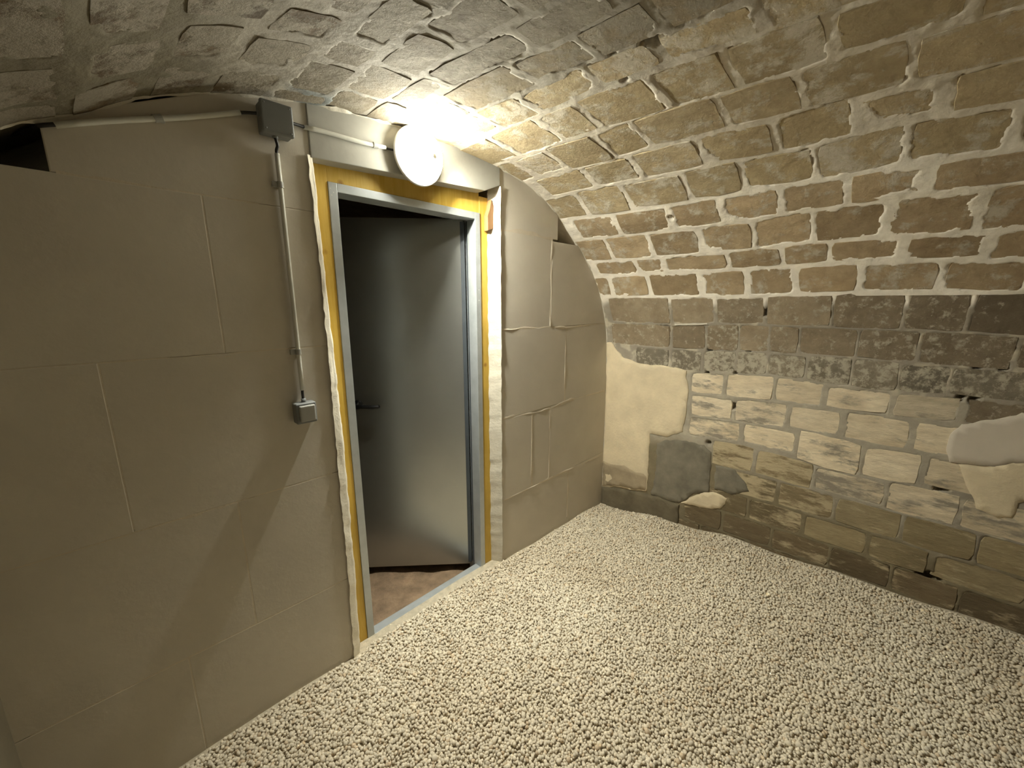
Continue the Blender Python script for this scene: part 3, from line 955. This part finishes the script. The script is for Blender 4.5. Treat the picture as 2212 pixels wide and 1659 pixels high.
# raised painted-over joints
def joint(path, r=.0065, seed=0, k_h=1.0):
    pts = []
    for i in range(len(path) - 1):
        a, b = path[i], path[i + 1]
        L = math.hypot(a[0]-b[0], a[1]-b[1]); k = max(2, int(L / .014))
        for t in range(k + (1 if i == len(path) - 2 else 0)):
            f = t / k
            pts.append((a[0] + (b[0]-a[0])*f, a[1] + (b[1]-a[1])*f))
    V, F = [], []
    n = 5
    for i, (x, z) in enumerate(pts):
        a = pts[max(i-1, 0)]; b = pts[min(i+1, len(pts)-1)]
        t = Vector((b[0]-a[0], b[1]-a[1])); t.normalize()
        nrm = (-t.y, t.x)
        wv = float(fbm(np.array([x + seed]), np.array([z]), .06, 90)[0])
        w_ = r * (1.3 + .9 * wv)
        hgt = k_h * (.0009 + .0012 * float(fbm(np.array([z + seed]), np.array([x]), .05, 92)[0]))
        off = .003 * wv
        for k in range(n):
            u = -1 + 2 * k / (n - 1)
            hh = hgt * (1 - u * u) - .0024
            V.append((x * U + nrm[0] * (u * w_ + off), U - hh - .002, z * U + H + nrm[1] * (u * w_ + off)))
    for i in range(len(pts) - 1):
        for k in range(n - 1):
            F.append((i*n+k, i*n+k+1, (i+1)*n+k+1, (i+1)*n+k))
    o = mesh_obj('joint', V, F, M['joint'], None, True)
    return keep_world(o, wall_end)
for i, pth in enumerate([
  [(.972,-.096),(1.247,-.098),(1.35,-.106),(1.64,-.096)], [(1.247,-.095),(1.247,.232)], [(.972,.238),(1.15,.242),(1.25,.234)],
  [(1.352,-.10),(1.352,-.425)], [(.972,-.424),(1.256,-.44),(1.352,-.428),(1.68,-.431)], [(1.140,-.44),(1.140,-.75)], [(1.256,-.445),(1.256,-.75)],
  [(.972,-.753),(1.256,-.757),(1.69,-.772)], [(1.40,-.76),(1.40,-1.0)],
  [(-.2,-.103),(.0,-.108),(.166,-.112),(.36,-.103)], [(.166,-.1),(.166,.2)], [(-.02,.203),(.17,.205),(.36,.19)],
  [(-.02,-.11),(-.02,-.43)], [(-.2,-.432),(.148,-.44),(.355,-.438)], [(.148,-.44),(.148,-.75)], [(-.2,-.752),(.355,-.752)], [(.02,-.755),(.02,-1.0)]]):
    joint(pth, seed=i * .37, k_h=1.5 if pth[0][0] > .9 else .12)

# cream filler: irregular strips on the two sides of the opening
def filler_strip(left, right, yfun, name, label, seed, mat='foam'):
    V, F = [], []
    zs = np.linspace(left[0][1], left[-1][1], 160)
    n = 6
    for i, z in enumerate(zs):
        xa = np.interp(z, [p[1] for p in left], [p[0] for p in left]); xb = np.interp(z, [p[1] for p in right], [p[0] for p in right])
        e0 = .0022 * float(fbm(np.array([z]), np.array([seed]), .022, 95)[0]); e1 = .0016 * float(fbm(np.array([z]), np.array([seed + 3.]), .022, 96)[0])
        for k in range(n):
            u = k / (n - 1)
            x = (xa + e0) * (1 - u) + (xb + e1) * u
            y = yfun(u) + .0012 * float(fbm(np.array([z * 1.0]), np.array([u * .1 + seed]), .04, 97)[0])
            V.append((x * U, y * U, z * U + H))
    for i in range(len(zs) - 1):
        for k in range(n - 1):
            F.append((i*n+k, (i+1)*n+k, (i+1)*n+k+1, i*n+k+1))
    o = mesh_obj(name, V, F, M[mat], None, True)
    o['label'] = label
    return keep_world(o, wall_end)
Z0, Z1 = -1.06, .322
filler_strip([(.362,Z0),(.368,-.75),(.370,-.35),(.372,.06),(.369,Z1)], [(.388,Z0),(.395,-.75),(.397,-.35),(.387,.06),(.384,Z1)],
             lambda u: .9945 + .006 * u + .046 * max(0, u - .86) / .14, 'filler_strip', 'cream filler along the left jamb', 1.0, 'foam_fresh')
filler_strip([(.936,Z0),(.936,.24)], [(.967,Z0),(.967,.24)], lambda u: 1.047 - .051 * u ** 0.9, 'filler_strip', 'cream filler along the right jamb', 2.0)
filler_strip([(.944,.236),(.944,.37)], [(.967,.236),(.967,.37)], lambda u: 1.035 - .039 * u, 'filler_strip', 'cream filler above the wedge', 3.0)
# crumbly mortar where the wall meets the vault
def fillet():
    V, F = [], []
    ss = np.linspace(1.50, 4.36, 420)
    n = 6
    for s in ss:
        big = 1.0 + 1.6 * math.exp(-((s - 2.12) / .11) ** 2)
        r = .007 * big * (1 + .7 * float(fbm(np.array([s]), np.array([0.]), .035, 99)[0]))
        r = max(r, .001)
        for k in range(n):
            a = k / (n - 1) * math.pi / 2
            h = r * (1 - math.sin(a)) * 1.0 - .002 * (k == n - 1)
            d = r * (1 - math.cos(a)) - .003 * (k == 0)
            jit = .0016 * float(fbm(np.array([s]), np.array([k * .1]), .02, 98)[0]) * big
            V.append(tuple(vpos(np.array([s]), np.array([1.0 - d / U]), np.array([h + jit]))[0]))
    for i in range(len(ss) - 1):
        if 3.005 < ss[i] < 3.045 - .0 or (2.885 < ss[i] < 3.05):
            continue
        for k in range(n - 1):
            F.append((i*n+k, (i+1)*n+k, (i+1)*n+k+1, i*n+k+1))
    o = mesh_obj('mortar_fillet', V, F, M['foam'], None, True)
    o['label'] = 'crumbly cream mortar along the edge of the vault'
    return keep_world(o, wall_end)
fillet()

# ------------------------------------------------------------------ door: timber sub-frame, steel frame, leaf
ZB, ZH = -1.075, .285
XL, XR = .424, .908
frame_t = tag(empty('trim_1', W(.67, 1.05, ZB), 'yellow timber sub-frame around the steel door frame'), kind='structure')
def wpart(name, lo, hi, mat, parent, bevel=.0015, label=None):
    o = bm_obj(name, box_bm(W(*lo), W(*hi), bevel), mat)
    if label:
        o['label'] = label
    return keep_world(o, parent)
wpart('timber_post', (.370,1.036,ZB), (XL-.0005,1.10,ZH+.055), M['timber'], frame_t)
wpart('timber_post', (XR+.0005,1.036,ZB), (.958,1.10,ZH+.052), M['timber'], frame_t)
wpart('timber_header', (XL,1.038,ZH+.001), (XR,1.10,ZH+.062), M['timber'], frame_t)
door = tag(empty('door_1', W(.67, 1.06, ZB), 'grey steel cellar door standing ajar away from the room'), kind='structure')
FW = .021   # face width of the steel section
wpart('door_jamb', (XL,1.033,ZB), (XL+FW,1.075,ZH), M['steel'], door)
wpart('door_jamb', (XR-FW,1.033,ZB), (XR,1.075,ZH), M['steel'], door)
wpart('door_head', (XL+FW,1.033,ZH-FW), (XR-FW,1.075,ZH), M['steel'], door)
# rebate behind the face
wpart('jamb_rebate', (XL+.004,1.075,ZB), (XL+.014,1.112,ZH-.006), M['steel'], door)
wpart('jamb_rebate', (XR-.014,1.075,ZB), (XR-.004,1.112,ZH-.006), M['steel'], door)
wpart('head_rebate', (XL+.014,1.075,ZH-.016), (XR-.014,1.112,ZH-.006), M['steel'], door)
wpart('rebate_seal', (XR-.0195,1.0755,ZB+.03), (XR-.0145,1.083,ZH-.022), M['gasket'], door)
sill = wpart('door_sill', (XL+FW,1.030,ZB), (XR-FW,1.066,-1.014), M['steel'], door, .004)
# leaf: built in its own frame, swung 42 degrees
hx, hy_ = .882, 1.090
d = Vector((-.333, .303)); d.normalize()
ang = math.atan2(d.y, d.x)
LW, LT = .448, .026
ZL0, ZL1 = -1.025, .272
Mx = Matrix.Translation(W(hx, hy_, 0) - Vector((0, 0, H))) @ Matrix.Rotation(ang, 4, 'Z')
def leaf_box(name, x0, x1, y0, y1, z0, z1, mat, bevel=.002, label=None, parent=None):
    bm = box_bm((x0*U, y0*U, z0*U+H), (x1*U, y1*U, z1*U+H), bevel)
    bm.transform(Mx)
    o = bm_obj(name, bm, mat)
    if label:
        o['label'] = label
    if parent is None:
        keep_world(o, door)
    else:
        o.parent = parent
    return o
# local +y of the leaf points away from the room side (rotation puts it at the back)
leaf = leaf_box('door_leaf', 0, LW, -LT, 0, ZL0, ZL1, M['leaf'], .002)
leaf_box('leaf_edge_fold', -.004, .010, -LT - .004, .0035, ZL0 + .01, ZL1 - .01, M['gasket'], .001, 'dark folded hinge edge')
# lever handle on the free side
HZ, HX = -.362, .392
def hp(x, y, z):
    return Mx @ Vector((x * U, y * U, z * U + H))
bm = bmesh.new()
prof_r = [(.026, -.001), (.026, .006), (.022, .009), (.010, .010), (.0095, .036)]
rings = []
for r, dd in prof_r:
    rings.append([bm.verts.new(Mx @ Vector((HX*U + r*math.cos(2*math.pi*k/20), dd, HZ*U + H + r*math.sin(2*math.pi*k/20)))) for k in range(20)])
for i in range(len(rings) - 1):
    for k in range(20):
        j = (k + 1) % 20
        bm.faces.new((rings[i][k], rings[i][j], rings[i+1][j], rings[i+1][k]))
bm.faces.new(rings[-1])
tube_bm([hp(HX, .022, HZ), hp(HX, .030, HZ), hp(HX-.008, .034, HZ), hp(HX-.03, .035, HZ), hp(HX-.062, .035, HZ-.001), hp(HX-.078, .033, HZ-.001), hp(HX-.082, .028, HZ-.001)], .0105, 12, bm)
handle = bm_obj('door_handle', bm, M['black'], None, True)
handle['label'] = 'black lever handle'
handle.parent = leaf
# screw heads on the hinge-side steel
def screw(p, r, parent, nrm='-Y'):
    bm = lathe_bm([(r, 0), (r * .9, r * .45), (r * .3, r * .6)], p, nrm, 10)
    return keep_world(bm_obj('screw', bm, M['white_plastic'], None, True), parent)
for z in (.04, .005):
    screw(W(XR - .010, 1.0335, z), .0024, door)
for x, z in ((XL + .004, .270), (XL + .011, .262), (XL + .006, .255)):
    screw(W(x, 1.0335, z), .002, door)

# ------------------------------------------------------------------ wooden wedge in the slot beside the frame head
pts = [(.929,.232),(.953,.240),(.957,.312),(.945,.330),(.938,.300),(.928,.278)]
wedge = bm_obj('wooden_wedge', prism_bm([(p[0]*U, p[1]*U+H) for p in pts], 1.018*U, 1.09*U, .002), M['wedge'])
tag(wedge, 'small raw wood wedge jammed above the right end of the yellow timber frame', 'wedge')

# ------------------------------------------------------------------ wall lamp
LX, LZ = .645, .378
lamp = empty('wall_lamp', W(LX, 1.0, LZ), 'round white bulkhead lamp glowing over the cellar door', 'lamp')
base = bm_obj('lamp_base', lathe_bm([(.070, -.004), (.078, .004), (.080, .024), (.104, .028), (.109, .034), (.109, .042), (.104, .046)], W(LX, 1.0, LZ), '-Y', 48), M['white_plastic'], None, True)
keep_world(base, lamp)
prof_d = [(.1035, .042)]
for k in range(1, 12):
    a = k / 12 * math.pi / 2
    prof_d.append((.1035 * math.cos(a), .042 + .060 * math.sin(a)))
prof_d.append((.004, .1022))
dome = bm_obj('lamp_shade', lathe_bm(prof_d, W(LX, 1.0, LZ), '-Y', 48, None, (False, True)), M['lamp_glass'], None, True)
dome['label'] = 'glowing opal glass dome'
keep_world(dome, lamp)
bm = bmesh.new()
bc = W(LX, 1.0, LZ) + Vector((.028, -.068, -.004))
bmesh.ops.create_icosphere(bm, subdivisions=3, radius=.026, matrix=Matrix.Translation(bc))
bulb = bm_obj('bulb', bm, M['lamp'], None, True)
hc = W(LX, 1.0, LZ) + Vector((0, -.066, -.004))
holder = bm_obj('lamp_holder', tube_bm([hc + Vector((-.056, .004, 0)), hc + Vector((-.006, .004, 0))], .027, 20), M['grey_light'], None, True)
holder['label'] = 'grey lamp holder behind the glass'
keep_world(holder, lamp)
pc = W(LX, 1.0, LZ)
def baffle_bm(c):
    # outline in depth (towards the room) and height, following the inside of the dome
    out = [(.030, -.076), (.066, -.076), (.076, -.068), (.088, -.050), (.091, -.030), (.091, .030), (.084, .050), (.030, .050)]
    bm = bmesh.new()
    a = [bm.verts.new(c + Vector((-.006, -d_, z_))) for d_, z_ in out]
    b = [bm.verts.new(c + Vector((-.003, -d_, z_))) for d_, z_ in out]
    bm.faces.new(a); bm.faces.new(list(reversed(b)))
    for i in range(len(out)):
        j = (i + 1) % len(out)
        bm.faces.new((a[i], a[j], b[j], b[i]))
    return bm
plate = bm_obj('holder_bracket', baffle_bm(pc), M['grey_light'])  # baffle added to keep the bulb's light off the left side
plate['label'] = 'upright bracket plate carrying the lamp holder'
keep_world(plate, lamp)
keep_world(bulb, lamp)
# white cup added over the bulb to shield the ceiling, open below
bm = bmesh.new()
cup = []
for th in [2] + list(range(14, 120, 8)):
    t = math.radians(th)
    cup.append((.0325 * math.sin(t), .0325 * math.cos(t)))
lathe_bm(cup, bc, '+Z', 28, bm, (False, False))
light_shield = bm_obj('reflector', bm, M['white_plastic'], None, True)
light_shield['label'] = 'white reflector cup inside the lamp'
keep_world(light_shield, lamp)

# ------------------------------------------------------------------ junction box, switch
jb = empty('junction_box', W(.306, 1.0, .366), 'grey square junction box high on the wall left of the door', 'junction box')
keep_world(bm_obj('box_body', box_bm(W(.277, .9705, .337), W(.333, .9995, .393), .004), M['grey_plastic']), jb)
keep_world(bm_obj('box_lid', box_bm(W(.2755, .961, .3355), W(.3345, .9725, .3945), .005, 3), M['grey_plastic']), jb)
for p0, p1 in ((W(.2735,.984,.372), W(.279,.984,.372)), (W(.331,.984,.372), W(.3365,.984,.372)), (W(.303,.984,.3335), W(.303,.984,.339))):
    keep_world(bm_obj('cable_gland', tube_bm([p0, p1], .0085, 12), M['grey_plastic'], None, True), jb)
for sx in (-1, 1):
    for sz in (-1, 1):
        screw(W(.305 + sx * .023, .9611, .365 + sz * .023), .0026, jb).data.materials[0] = M['grey_plastic']
sw = empty('light_switch', W(.303, 1.0, -.256), 'small grey surface switch on the wall left of the door', 'switch')
keep_world(bm_obj('switch_housing', box_bm(W(.279, .972, -.282), W(.3245, .9995, -.2325), .005, 3), M['grey_plastic']), sw)
keep_world(bm_obj('rocker', box_bm(W(.2855, .9665, -.2765), W(.3205, .975, -.238), .0045, 3), M['grey_light']), sw)
keep_world(bm_obj('cable_gland', tube_bm([W(.302, .987, -.236), W(.302, .987, -.224)], .008, 12), M['grey_plastic'], None, True), sw)

# ------------------------------------------------------------------ conduits and the cables that run in them
def conduit(a, b, label, clips, r=.0072, y=.994):
    t = empty('cable_conduit', W(a[0], 1.0, a[1]), label, 'conduit', 'white plastic conduits on the end wall')
    pts = [W(a[0] + (b[0]-a[0])*f, y, a[1] + (b[1]-a[1])*f + .0012*math.sin(f*7)) for f in np.linspace(0, 1, 10)]
    keep_world(bm_obj('pipe', tube_bm(pts, r, 14), M['pvc'], None, True), t)
    v = Vector((b[0]-a[0], b[1]-a[1])); v.normalize()
    for f in clips:
        x, z = a[0] + (b[0]-a[0])*f, a[1] + (b[1]-a[1])*f
        k = .006
        bm = tube_bm([W(x - v.x*k, y, z - v.y*k), W(x + v.x*k, y, z + v.y*k)], r * 1.35, 14)
        nx_, nz_ = -v.y, v.x
        box_bm(W(x - .009, y, z - .005) if abs(v.y) < .5 else W(x - .016, y, z - .006), W(x + .009, 1.0005, z + .005) if abs(v.y) < .5 else W(x + .004, 1.0005, z + .006), .001, 1, bm)
        keep_world(bm_obj('clip', bm, M['grey_light']), t)
    return t
conduit((-.010,.272), (.247,.367), 'white conduit rising along the wall from the dark hole to the junction box', (.5,))
conduit((.366,.375), (.560,.382), 'white conduit over the lintel between junction box and lamp', (.86,))
conduit((.306,.308), (.304,-.206), 'upright white conduit between junction box and switch', (.12, .82))
def cable(pts, label, r=.0048):
    P = [Vector(p) for p in pts]
    out = []
    for i in range(len(P) - 1):
        p0, p1, p2, p3 = P[max(i-1,0)], P[i], P[i+1], P[min(i+2,len(P)-1)]
        for t in np.linspace(0, 1, 6, endpoint=False):
            out.append(.5*((2*p1)+(-p0+p2)*t+(2*p0-5*p1+4*p2-p3)*t*t+(-p0+3*p1-3*p2+p3)*t**3))
    out.append(P[-1])
    return tag(bm_obj('power_cable', tube_bm(out, r, 10), M['cable'], None, True), label, 'cable', 'black cables at the conduit ends')
cable([W(-.060,1.06,.262), W(-.036,1.02,.268), W(-.022,.995,.269), W(.02,.993,.283)], 'black cable coming out of the dark hole at top left')
cable([W(.238,.993,.364), W(.254,.992,.369), W(.275,.985,.372)], 'short black cable entering the left side of the junction box')
cable([W(.335,.984,.372), W(.350,.989,.374), W(.366,.993,.375), W(.38,.993,.3755)], 'short black cable leaving the right side of the junction box')
cable([W(.303,.984,.335), W(.307,.988,.322), W(.305,.992,.312), W(.306,.993,.30)], 'short black cable under the junction box')
cable([W(.304,.993,-.198), W(.303,.992,-.212), W(.302,.988,-.226)], 'short black cable into the top of the switch')
cable([W(.55,.993,.382), W(.566,.993,.382), W(.585,.990,.381), W(.600,.988,.380)], 'short black cable into the side of the glowing lamp', .004)
